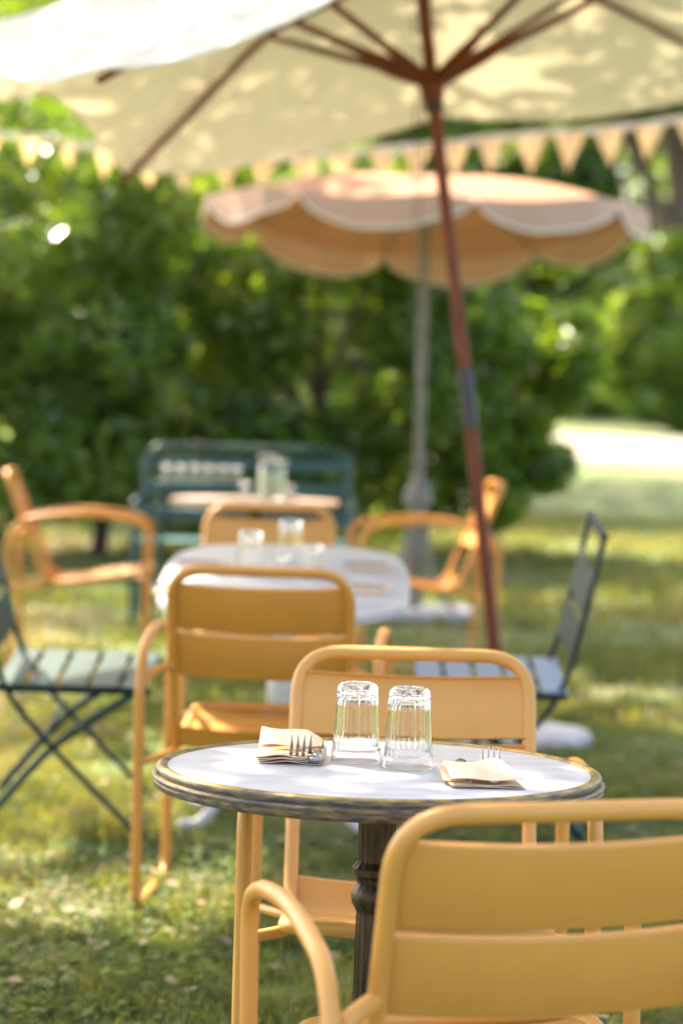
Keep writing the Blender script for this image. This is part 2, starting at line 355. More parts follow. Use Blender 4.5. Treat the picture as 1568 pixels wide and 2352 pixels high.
# ------------------------------------------------------------------ armchair
TT = .845
def make_armchair(name, paint, label, group):
    root = empty(name, label=label, cat='armchair', group=group)
    rt_ = .0128
    for s in (-1, 1):
        x = s * .285; m = MB()
        loop = [(x, -.27, .013), (x, -.29, .575), (x, -.235, .655), (x, -.03, .688), (x, .17, .672), (x, .275, .640), (x, .27, .013)]
        m.tube(fillet(loop, [.045, .07, .07, .12, .12, .06, .045], closed=True, n=7), rt_, 12, closed=True)
        bs = []; b = MB(); bs.append(b); b.tube(bez([(x * 1.0, -.285, .555), (s * .262, -.262, .590), (s * .219, -.222, .605)], 5), rt_ * .95, 10)
        b = MB(); bs.append(b); b.tube([(x, .268, .425), (s * .215, .225, .432)], .010, 10)
        b = MB(); bs.append(b); b.tube([(x, -.276, .37), (s * .215, -.125, .385)], .009, 10)
        o = m.build('side_frame', paint, root)
        for b in bs: b.build('bracket', paint, o)
        for yy in (-.2, .2):
            k = MB(); k.tube([(x, yy - .02, .004), (x, yy + .02, .004)], .009, 8, ry=.006); k.build('foot_pad', BLACK, o)
    m = MB(); X = .215
    loop = [(-X, .285, .450), (-X, -.13, .388), (-X, -.31, TT), (X, -.31, TT), (X, -.13, .388), (X, .285, .450)]
    m.tube(fillet(loop, [.06, .07, .085, .085, .07, .06], closed=True, n=8), rt_, 12, closed=True); m.build('seat_frame', paint, root)
    d = Vector((0, -.18, TT - .388)).normalized(); nrm = Vector((0, d.z, -d.y)); base = Vector((0, -.13, .388))
    L = (Vector((0, -.31, TT)) - base).length
    def slat_prof(h, t=.0022, fl=.011):
        return [(0, fl), (0, .004), (.0012, .0012), (.004, 0), (h - .004, 0), (h - .0012, .0012), (h, .004), (h, fl), (h - t, fl), (h - t, .005), (h - t - .003, t), (t + .003, t), (t, .005), (t, fl)]
    for top, bot in ((.040, .158), (.170, .285)):
        h = bot - top; m = MB(); st = L - bot
        def f(u, p, q, st=st): 
            sag = -.020 * (1 - (u / .205) ** 2)
            return Vector((u, 0, 0)) + base + d * (st + p) + nrm * (q + sag + .002)
        m.extr(slat_prof(h), -.206, .206, f, 22); m.build('back_slat', paint, root, angle=50)
    # seat: three wide slats, the rear one rolled up at the back
    sd = Vector((0, .415, .062)).normalized(); sn = Vector((0, -sd.z, sd.y)); sb = Vector((0, -.13, .388))
    def sf(u, p, q):
        sag = -.012 * (1 - (u / .205) ** 2)
        return Vector((u, 0, 0)) + sb + sd * p + sn * (q + sag + .004)
    for a, b in ((.150, .268), (.279, .398)):
        prof = [(a, -.012), (a, -.003), (a + .003, 0), (b - .003, 0), (b, -.003), (b, -.012), (b - .002, -.012), (b - .002, -.004), (b - .005, -.0022), (a + .005, -.0022), (a + .002, -.004), (a + .002, -.012)]
        m = MB(); m.extr(prof, -.206, .206, sf, 18); m.build('seat_slat', paint, root, angle=50)
    arc = [(.139, -.011), (.139, -.002), (.136, 0), (.05, 0), (.02, .003), (.002, .012), (-.010, .030), (-.016, .062), (-.022, .064)]
    inner = [(-.0185, .060), (-.013, .029), (0, .0095), (.018, .0008), (.05, -.0022), (.134, -.0022), (.137, -.004), (.137, -.011)]
    m = MB(); m.extr(arc + inner, -.206, .206, sf, 18); m.build('seat_slat', paint, root, angle=50)
    return root
G1 = 'tubular metal armchairs set at the garden tables'
chB = make_armchair('metal_armchair', ORANGE, 'large yellow-orange metal armchair in the foreground, seen from behind at lower right', G1)
chC = copy_tree(chB); chC['label'] = 'yellow-orange metal armchair facing the camera directly behind the two upturned glasses'
chA = make_armchair('metal_armchair', ORANGE2, 'deep orange metal armchair seen from behind, pulled up to the pale rectangular table', G1)
chD = copy_tree(chC); chD['label'] = 'orange metal armchair facing the camera at the far end of the pale rectangular table'
chE = copy_tree(chA); chE['label'] = 'orange metal armchair in side view left of the small round far table'
chF = copy_tree(chA); chF['label'] = 'orange armchair in side view right of the far round table, beside the wooden parasol pole'
place(chB, (.234, 3.19, .080), R(12.5), ry=R(-1.0)); place(chC, (.145, 4.27, .091), R(180), sc=1.02); place(chA, (-.17, 6.06, .0315 * 6.06 - .004), R(-3.5), sc=1.0)
place(chD, (-.245, 8.0, .0315 * 8.0 + .002), R(180)); place(chE, (-1.075, 10.1, .0315 * 10.1), R(-87)); place(chF, (.339, 10.2, .0315 * 10.2), R(95))

# ------------------------------------------------------------------ front round table
TX, TY, TZ = .070, 3.80, .844
def round_table():
    root = empty('bistro_table', (TX, TY, float(gz(TX, TY))), label='round pale bistro table with aged brass edge holding two upturned glasses', cat='table')
    h = TZ - float(gz(TX, TY))
    m = MB(); m.lathe([(0, h - .018), (.332, h - .018), (.3345, h - .004), (.334, h - .0015), (.332, h - .0008), (0, h - .0008)], 128); top = m.build('tabletop', MARBLE, root)
    m = MB(); pr = [(.3325, h - .034), (.3325, h - .0005), (.335, h + .0022), (.340, h + .0034), (.345, h + .0026), (.3492, h - .0005), (.3505, h - .0045), (.3495, h - .0085), (.3470, h - .0100),
                    (.3472, h - .0115), (.3530, h - .0128), (.3555, h - .0165), (.3550, h - .0205), (.3520, h - .0228), (.3520, h - .0240), (.3538, h - .0262), (.3535, h - .0320), (.3500, h - .0365), (.3440, h - .0385), (.337, h - .038)]
    pr = [(q, h + (z - h) * (.84 if z < h else 1)) for q, z in pr]
    m.lathe(pr, 160, closed=True)
    for i in range(len(m.f)):
        ring = i // 160
        m.m[i] = 0 if ring in (0, 1, 2, 3, 4, 9, 13) else 1
    m.build('rim', [BRASS, PATINA], root)
    m = MB(); fl = lambda r, z, a: r * (1 - .075 * (abs(math.cos(a * 8)) ** .6)) if .06 < z < h - .065 and r < .034 else r
    prof = [(.16, h - .040), (.16, h - .046), (.060, h - .050), (.040, h - .052), (.040, h - .058), (.034, h - .062), (.0300, h - .068), (.0300, h - .10), (.0285, h - .148), (.031, h - .150), (.0365, h - .158), (.036, h - .168), (.030, h - .175), (.029, h - .182),
            (.034, h - .190), (.0385, h - .202), (.037, h - .214), (.031, h - .224), (.0295, h - .228), (.0295, h - .232), (.0300, h - .236), (.034, .16), (.045, .14), (.050, .11), (.04, .09), (.04, .07)]
    pr2 = []
    for i in range(len(prof) - 1):
        (r1, z1), (r2, z2) = prof[i], prof[i + 1]; k = max(1, int(abs(z2 - z1) / .03))
        pr2 += [(r1 + (r2 - r1) * j / k, z1 + (z2 - z1) * j / k) for j in range(k)]
    pr2.append(prof[-1]); m.lathe(pr2, 96, fn=fl); m.build('pedestal', IRON, root)
    for k in range(3):
        a = R(90 + 120 * k); m = MB(); c, s_ = math.cos(a), math.sin(a)
        m.tube(bez([(c * .03, s_ * .03, .11), (c * .12, s_ * .12, .10), (c * .21, s_ * .21, .035), (c * .27, s_ * .27, .016)], 6), [.022 - .0003 * i for i in range(19)], 10)
        m.build('foot', IRON, root)
    return root
round_table()

def make_glass(name, label, H=.128, rb=.0405, rt=.0335, nf=26, mt=GLASS, group=None, th=.0026, cat='drinking glass'):
    """upturned fluted tumbler: wide rim down, thick base up"""
    root = empty(name, label=label, cat=cat, group=group)
    def ro(z): return rb + (rt - rb) * z / H
    out = [(ro(0) - .0012, .0002), (ro(0) - .0002, .0012), (ro(.004), .004)]
    band = .020
    out += [(ro(z), z) for z in (.010, .016)] + [(ro(band) + .0001, band), (ro(band) - .0007, band + .0015)]
    zz = np.linspace(band + .004, H - .016, 9); out += [(ro(z) - .0008, z) for z in zz]
    out += [(ro(H - .010) - .0012, H - .010), (ro(H) - .0028, H - .0045), (ro(H) - .0062, H - .0012), (ro(H) - .009, H), (ro(H) - .012, H - .0004), (ro(H) - .014, H - .0030), (ro(H) - .018, H - .0018), (.006, H - .0030), (0.0, H - .0022)]
    inn = [(0.0, H - .0110), (.008, H - .0125), (ro(H) - .016, H - .0118), (ro(H) - .012, H - .0135), (ro(H) - .0075, H - .0165), (ro(H) - .0052, H - .0205)]
    zi = np.linspace(H - .028, band + .002, 9); inn += [(ro(z) - th - .0006, z) for z in zi] + [(ro(.015) - th, .015), (ro(.003) - th + .0005, .003), (ro(0) - .0026, .0006)]
    def fl(r, z, a):
        if band + .001 < z < H - .008:
            k = min(1, (z - band) / .006, (H - .008 - z) / .008)
            d = .0019 * abs(math.cos(a * nf / 2)) ** .7 if r > ro(z) - .0015 else .0006 * math.sin(a * nf + .7)
            return r - d * k
        if z > H - .0152 and .008 < r < ro(H) - .008: return r + .0016 * math.sin(a * 12)
        return r
    m = MB(); m.lathe(out + inn, 120, fn=fl, closed=True); m.build('tumbler', mt, root, angle=60)
    return root
g1 = make_glass('drinking_glass', 'fluted clear glass upturned on the front table, the left and farther one', group='upturned glasses on the front table'); place(g1, (.034, 3.862, TZ + .0002), R(4))
g2 = copy_tree(g1); g2['label'] = 'fluted clear glass upturned on the front table, the right one nearest the camera'; place(g2, (.1160, 3.812, TZ + .0002), R(13))

# napkins and cutlery
def cutlery(root_name, kind, label):
    pass
def fork(label):
    r = empty('fork', label=label, cat='fork', group='forks on the front table'); m = MB()
    # y = length, tines at +y
    m.tube([(0, -.10, .004), (0, -.08, .005), (0, -.02, .004), (0, .02, .003), (0, .035, .002)], [.0017, .0018, .0018, .0018, .0016], 10, ry=[.0065, .0068, .0035, .0028, .0042]); m.build('handle', STEEL, r)
    m = MB(); P = []
    for i in range(7):
        t = i / 6; wdt = .004 + .0082 * math.sin(min(1, t * 1.15) * math.pi / 2); y = .033 + .022 * t; z = .002 - .006 * math.sin(t * math.pi * .6)
        P.append([Vector((sx * wdt, y, z + .0015 * sx * sx)) for sx in (-1, -.5, 0, .5, 1)])
    m.grid(P); Q = [[p + Vector((0, 0, -.0013)) for p in row] for row in P]; m.grid(Q)
    for k in range(4):
        x = (-1 + k * 2 / 3) * .0118
        m.tube([(x, .050, -.0035), (x * 1.0, .060, .001), (x * 1.0, .072, .0115), (x * 1.03, .083, .0275)], [.0021, .0025, .0021, .0005], 8)
    m.build('tines', STEEL, r); return r
def knife(label, name='knife'):
    r = empty(name, label=label, cat='knife', group='knives on the front table'); m = MB()
    m.tube([(0, -.105, 0), (0, -.1035, 0), (0, -.098, 0), (0, -.088, 0), (0, -.065, 0), (0, -.035, 0), (0, -.01, 0), (0, -.005, 0)], [.0015, .0050, .0082, .0098, .0088, .0070, .0058, .0045], 16, ry=None)
    for i, v in enumerate(m.v): m.v[i] = (v[0], v[1], v[2] * .78)
    m.build('handle', STEEL, r)
    m = MB(); m.extr([(-.006, 0), (-.002, .0008), (.007, 0), (-.002, -.0008)], -.006, .10, lambda u, p, q: Vector((p * (1 - .6 * max(0, u) / .1), u, q)), 6); m.build('blade', STEEL, r)
    return r
def napkin_left():
    root = empty('paper_napkin', (-.073, 3.875, TZ + .001), R(-3), label='folded kraft paper napkin at left on the front table, its back flap raised', cat='napkin', group='paper napkins on the front table')
    W, D = .050, .060
    m = MB()
    def sheet(z0, off, seed, ym, yM, lift=0, t=.0011, xs=1.0, mi=0, curl=0):
        rr = random.Random(seed); a1 = rr.uniform(-.0015, .0015)
        top = []; nx, ny = 16, 12
        for j in range(ny + 1):
            v = j / ny; row = []
            for i in range(nx + 1):
                u = i / nx; x = (-W + 2 * W * u) * xs + off; y = ym + (yM - ym) * v
                z = z0 + .0034 * math.exp(-((u - .42) / .2) ** 2) * (1 - .4 * v) + a1 * math.sin(3 * u) + lift * v * v * (1 - .25 * u) + curl * max(0, v - .7) ** 2
                z += .0006 * math.sin(9 * u + 5 * v + seed); row.append(Vector((x, y, z)))
            top.append(row)
        bot = [[p - Vector((0, 0, t)) for p in r_] for r_ in top]
        m.grid(top, mi); m.grid([list(reversed(r_)) for r_ in bot], mi)
        for e in (0, -1): m.grid([top[e], bot[e]], mi)
        m.grid([[r_[0] for r_ in top], [r_[0] for r_ in bot]], mi); m.grid([[r_[-1] for r_ in top], [r_[-1] for r_ in bot]], mi)
    sheet(.0012, .006, 3, -D, D * .4); sheet(.0042, .004, 5, -D - .001, D * .4); sheet(.0074, .002, 8, -D - .003, D * .4); sheet(.0106, 0, 11, -D - .004, D * .5, lift=.006, mi=0)
    m.build('folded_sheets', PAPER, root)
    m = MB(); sheet(.0120, 0, 2, -D * .2, D * 1.0, lift=.006, mi=0, xs=.98); m.build('inner_fold', PAPERIN, root)
    # raised back flap, leaning towards the viewer
    m = MB(); P = []; nx, ny = 18, 10
    for j in range(ny + 1):
        v = j / ny; row = []
        for i in range(nx + 1):
            u = i / nx; x = -W - .001 + (2 * W + .002) * u; yy = D * .30 + .050 * v; z = .018 + .0240 * v * (1 - .30 * u) + .002 * math.sin(u * 7 + v * 3) - .010 * max(0, u - .75) * 4 * v - .006 * (1 - v) ** 2 * 0
            row.append(Vector((x, yy, z)))
        P.append(row)
    m.grid(P); m.grid([[p + Vector((0, .0009, -.0008)) for p in r_] for r_ in P])
    fl = m.build('raised_flap', PAPER, root)
    m = MB()       # small printed mark near the flap's top edge
    for k in range(9):
        u = .47 + k * .022; v = .90; x = -W + 2 * W * u; yy = D * .30 + .050 * v; z = .018 + .0240 * v * (1 - .30 * u) + .002 * math.sin(u * 7 + v * 3)
        m.tube([(x - .0014, yy - .0008, z - .0006 + .0012 * math.sin(k * 2.3)), (x, yy - .0010, z + .0008 * math.cos(k)), (x + .0012, yy - .0008, z - .0004)], .00028, 5)
    m.build('print', INK, fl)
    return root
napkin_left()
def napkin_right():
    root = empty('paper_napkin', (.224, 3.668, TZ + .001), R(3), label='folded kraft paper napkin at right on the front table, tucked over cutlery', cat='napkin', group='paper napkins on the front table')
    W = .054
    def surf(x0, x1, y0, y1, zf, nx=18, ny=12, t=.0010, name='top_fold', mt=PAPER):
        m = MB(); P = []
        for j in range(ny + 1):
            v = j / ny; P.append([Vector((x0 + (x1 - x0) * (i / nx) * 1.0 + (v - .5) * (-.004 if i < nx / 2 else -.006) - (0 if i < nx else 0), y0 + (y1 - y0) * v, zf(i / nx, v))) for i in range(nx + 1)])
        Q = [[p - Vector((0, 0, t)) for p in r_] for r_ in P]
        m.grid(P); m.grid(Q)
        for e in (0, -1): m.grid([P[e], Q[e]])
        m.grid([[r_[0] for r_ in P], [r_[0] for r_ in Q]]); m.grid([[r_[-1] for r_ in P], [r_[-1] for r_ in Q]])
        return m.build(name, mt, root)
    arch = lambda u, v: .0135 + .016 * v ** 1.2 * (.75 + .35 * math.exp(-((u - .72) / .16) ** 2) - .55 * max(0, u - .84) / .16) + .0012 * math.sin(8 * u + 2 * v)
    surf(-W, W, -.060, .040, arch)
    surf(-W, W, -.060, .020, lambda u, v: .0036 + .0022 * math.exp(-((u - .8) / .15) ** 2) + .0008 * math.sin(6 * u), name='middle_fold')
    surf(-W + .002, W + .003, -.059, .052, lambda u, v: .0016 + .0005 * math.sin(5 * u), name='bottom_fold')
    surf(-W - .008, -W + .026, -.030, .050, lambda u, v: .006 + .016 * v * (1 - .7 * u), name='corner_fold')
    return root
napkin_right()
fk = fork('steel fork with upturned tines pointing at the camera from the left napkin'); place(fk, (-.060, 3.900, TZ + .0145), R(184), sc=1.25)
kn = knife('steel knife with rounded handle end pointing at the camera beside the left napkin'); place(kn, (-.027, 3.938, TZ + .0108), R(-2), sc=1.32)
fk2 = copy_tree(fk); fk2['label'] = 'steel fork with tines sticking out behind the right napkin'; place(fk2, (.244, 3.730, TZ + .0055), R(-2), sc=1.12)
kn2 = copy_tree(kn); kn2['label'] = 'steel knife with only its rounded handle end showing above the right napkin'; place(kn2, (.201, 3.712, TZ + .0095), R(181), sc=1.08)

# ------------------------------------------------------------------ folding chairs
def folding_chair(slats, label):
    root = empty('folding_chair', label=label, cat='folding chair', group='slatted green folding bistro chairs')
    for s in (-1, 1):
        m = MB(); m.tube(bez([(s * .20, -.268, .90), (s * .20, -.225, .68), (s * .20, -.165, .455), (s * .20, -.055, .30), (s * .20, .23, .008)], 6), .013, 8, ry=.009); m.build('leg', GREENM, root)
        m = MB(); m.tube(bez([(s * .185, .21, .435), (s * .185, .07, .34), (s * .185, -.06, .235), (s * .185, -.25, .008)], 6), .012, 8, ry=.009); m.build('leg', SAGE if s > 0 else GREENM, root)
        m = MB(); m.box((s * .195, .03, .437), (.008, .43, .022), bev=.002); m.build('seat_rail', GREENM, root)
    for q, yy, zz, rr in ((.21, .22, .018, .008), (.195, -.24, .018, .008), (.20, -.268, .90, .0125), (.2, -.05, .295, .006)):
        m = MB(); m.tube([(-q, yy, zz), (q, yy, zz)], rr, 8); m.build('crossbar', GREENM, root)
    for k in range(5):
        m = MB(); y = -.148 + k * .088; m.box((0, y, .452), (.43, .074, .006), bev=.002); m.build('seat_slat', slats, root)
    for a, b in ((.80, .675), (.650, .535)):
        m = MB(); rot = Matrix.Rotation(R(-13), 3, 'X'); ya = -.268 + (.90 - (a + b) / 2) * .215
        m.box((0, ya + .004, (a + b) / 2), (.40, .005, a - b), rot=Matrix.Rotation(R(13), 3, 'X'), bev=.002); m.build('back_slat', SAGE, root)
    return root
fI = folding_chair(SAGE, 'dark green folding chair with worn slatted seat at the left edge of the picture')
fH = folding_chair(BLUEM, 'folding chair with blue-grey slatted seat right of the wooden parasol pole')
place(fI, (-.765, 7.0, .0315 * 7.0), R(-90), rx=TILT); place(fH, (.47, 7.1, .0315 * 7.1 + .005), R(90), rx=TILT)

# ------------------------------------------------------------------ pale table behind, far round table, bench
def pale_table():
    cx, cy = -.155, 7.02; z = .925 - .0315 * cy + .026
    root = empty('garden_table', (cx, cy, .0315 * cy), rx=R(5.2), label='pale grey rounded rectangular table with scrolled white legs behind the deep orange armchair', cat='table')
    def se(a, sx, sy, n=3.6):
        c, s_ = math.cos(a), math.sin(a); return (sx * math.copysign(abs(c) ** (2 / n), c), sy * math.copysign(abs(s_) ** (2 / n), s_))
    N = 96; ring = lambda k, zz: [(*se(2 * math.pi * i / N, .355 * k, .66 * k), zz) for i in range(N)]
    m = MB(); V = ring(.985, z - .028) + ring(1, z - .024) + ring(1, z - .004) + ring(.992, z); F = [(r * N + i, r * N + (i + 1) % N, (r + 1) * N + (i + 1) % N, (r + 1) * N + i) for r in range(3) for i in range(N)]
    F += [tuple(range(N)), tuple(3 * N + i for i in range(N))]; m.add(V, F); m.build('tabletop', TABLEW, root)
    m = MB(); m.lathe([(.10, z - .028), (.04, z - .05), (.03, z - .1), (.028, .45), (.045, .42), (.045, .36), (.03, .33), (.03, .16), (.05, .14), (.05, .08)], 20); m.build('pedestal', WHITEM, root)
    for a in (25, 155, 205, 335):
        c, s_ = math.cos(R(a)), math.sin(R(a)); m = MB()
        m.tube(bez([(c * .03, s_ * .03, .33), (c * .12, s_ * .12, .30), (c * .17, s_ * .17, .19), (c * .20, s_ * .20, .08), (c * .26, s_ * .26, .02), (c * .31, s_ * .31, .028)], 6), .017, 10, ry=.014); m.build('leg', WHITEM, root)
    return root
pale_table()
TN = math.tan(R(5.2))
def on_t2(x, y): return (x, y, .0315 * 7.02 + (.925 - .0315 * 7.02 + .026) / math.cos(R(5.2)) + .001 + (y - 7.02) * TN)
G2 = 'upturned glasses on the pale table'
for i, (x, y, sc, lb) in enumerate([(-.258, 6.95, 1.0, 'upturned clear glass on the pale table, leftmost of the group'), (-.150, 7.22, 1.0, 'upturned clear glass on the pale table, tallest-standing and farthest back'),
                          (-.078, 6.92, .78, 'short upturned clear glass at the right of the group on the pale table'), (-.165, 6.86, .6, 'smallest upturned glass in the middle front of the group on the pale table')]):
    g = copy_tree(g1); g['label'] = lb; g['group'] = G2; place(g, on_t2(x, y), R(20 * i), rx=R(5.2), sc=sc)
def flat_napkin(p, rz, label, rx=R(5.2)):
    root = empty('paper_napkin', p, rz, label, 'napkin', 'paper napkins on the pale table', rx=rx)
    m = MB(); m.box((0, 0, .004), (.13, .12, .007), bev=.002); m.box((.004, -.002, .0095), (.125, .115, .0035), bev=.001); m.build('folded_sheets', PAPER, root)
    for q in (-.02, .015): m = MB(); m.tube([(q, -.05, .0135), (q, 0, .0138), (q, .08, .0135)], [.003, .0022, .003], 8); m.build('cutlery_handle', STEEL, root)
for x, y, rz, lb in [(-.44, 6.62, 80, 'tan paper napkin near the left front corner of the pale table'), (.075, 6.72, 85, 'tan paper napkin near the right front of the pale table'), (.09, 7.15, 85, 'tan paper napkin at the right middle of the pale table'), (-.40, 7.10, 80, 'tan paper napkin at the left middle of the pale table')]:
    flat_napkin(on_t2(x, y), R(rz), lb)

def far_table():
    cx, cy = -.372, 10.35; z = .74
    root = empty('round_table', (cx, cy, float(gz(cx, cy))), label='small round pinkish tan table with a glass jar in front of the bench', cat='table')
    m = MB(); m.lathe([(0, z - .022), (.35, z - .022), (.362, z - .018), (.362, z - .005), (.356, z), (0, z)], 64); m.build('tabletop', PINKT, root)
    m = MB(); m.lathe([(.05, z - .02), (.028, z - .06), (.025, .2), (.05, .12)], 16); m.build('pedestal', IRON, root)
    for k in range(3):
        a = R(30 + 120 * k); c, s_ = math.cos(a), math.sin(a); m = MB()
        m.tube(bez([(c * .02, s_ * .02, .16), (c * .15, s_ * .15, .12), (c * .26, s_ * .26, .03)], 5), .026, 8); m.build('foot', IRON, root)
    return z + float(gz(cx, cy))
zt3 = far_table()
jr = empty('glass_jar', (-.30, 10.30, zt3 + .001), label='glass jar with yellowish lemon water and white flowers on the far round table', cat='jar')
m = MB(); m.lathe([(0, 0), (.052, 0), (.056, .006), (.056, .135), (.050, .15), (.050, .165), (.047, .165), (.047, .15), (.053, .133), (.053, .008), (0, .006)], 32); m.build('jar', JARG, jr)
m = MB(); m.lathe([(0, .0065), (.0524, .0085), (.0524, .115), (0, .115)], 32); m.build('lemon_water', CITRON, jr)
m = MB()
for k in range(16):
    a = k * 2.4; r_ = .012 + .05 * (k / 16); h_ = .155 + .03 * random.random()
    m.tube(bez([(r_ * .3 * math.cos(a), r_ * .3 * math.sin(a), .08), (r_ * .6 * math.cos(a), r_ * .6 * math.sin(a), .14), (r_ * math.cos(a), r_ * math.sin(a), h_)], 3), .0015, 5)
m.build('stems', LEAF_B, jr)
for k in range(16):
    m = MB(); a = k * 2.4; r_ = .012 + .05 * (k / 16); c = Vector((r_ * math.cos(a), r_ * math.sin(a), .155 + .035 * ((k * 7) % 5) / 5))
    for q in range(6):
        b = q * math.pi / 3; m.tube([c, c + Vector((.012 * math.cos(b), .012 * math.sin(b), .004)), c + Vector((.016 * math.cos(b), .016 * math.sin(b), .001))], [.002, .005, .001], 6)
    m.build('flower', TAPE, jr)
for i, (x, y, sc, lb) in enumerate([(-.41, 10.22, .62, 'tiny upturned glass left of the jar on the far round table'), (-.22, 10.18, .55, 'tiny upturned glass right of the jar on the far round table')]):
    g = copy_tree(g1); g['label'] = lb; g['group'] = 'small glasses on the far round table'; place(g, (x, y, zt3 + .001), 0, sc=sc)
def bench():
    cx, cy = -.478, 12.0; root = empty('garden_bench', gp(cx, cy), label='dark green metal slatted garden bench in front of the hedge', cat='bench')
    W = .53; d = Vector((0, .10, .46)).normalized()
    for s in (-1, 1):
        m = MB(); x = s * W
        m.tube(fillet([(x, -.24, .01), (x, -.25, .62), (x, .16, .64), (x, .17, .01)], [.02, .06, .06, .02]), .016, 10); m.build('side_frame', BENCH, root)
    m = MB(); m.tube(fillet([(-W + .02, .12, .42), (-W + .02, .22, .89), (W - .02, .22, .89), (W - .02, .12, .42)], [0, .10, .10, 0]), .016, 10); m.build('back_frame', BENCH, root)
    for z0, z1 in ((.775, .842), (.648, .715), (.520, .587)):
        m = MB(); zc = (z0 + z1) / 2; m.box((0, .12 + (zc - .42) * .213 - .006, zc), (2 * W - .06, .012, z1 - z0), rot=Matrix.Rotation(R(-12), 3, 'X'), bev=.004); m.build('back_slat', BENCH, root)
    for k in range(4):
        m = MB(); m.box((0, -.20 + k * .105, .43), (2 * W - .03, .092, .012), bev=.004); m.build('seat_slat', AQUA, root)
    return root
bench()
# little glasses in a row on the ledge of the bench side: a stand behind the far table
def service_shelf():
    cx, cy = -.66, 11.35; z0 = float(gz(cx, cy))
    root = empty('side_table', (cx, cy, z0), label='narrow dark green stand with a row of small glasses in front of the bench back', cat='side table')
    m = MB(); m.box((0, 0, .748), (.42, .16, .014), bev=.004); m.build('tabletop', BENCH, root)
    for sx in (-1, 1):
        for sy in (-1, 1): m = MB(); m.tube([(sx * .19, sy * .06, .742), (sx * .20, sy * .07, .005)], .007, 8); m.build('leg', BENCH, root)
    for i in range(6):
        g = copy_tree(g1); g['label'] = 'small upturned glass in the row on the narrow dark green stand'; g['group'] = 'row of glasses on the narrow stand'; place(g, (cx - .165 + i * .066, cy + .01 * (-1) ** i, z0 + .7555), R(31 * i), sc=.62)
service_shelf()

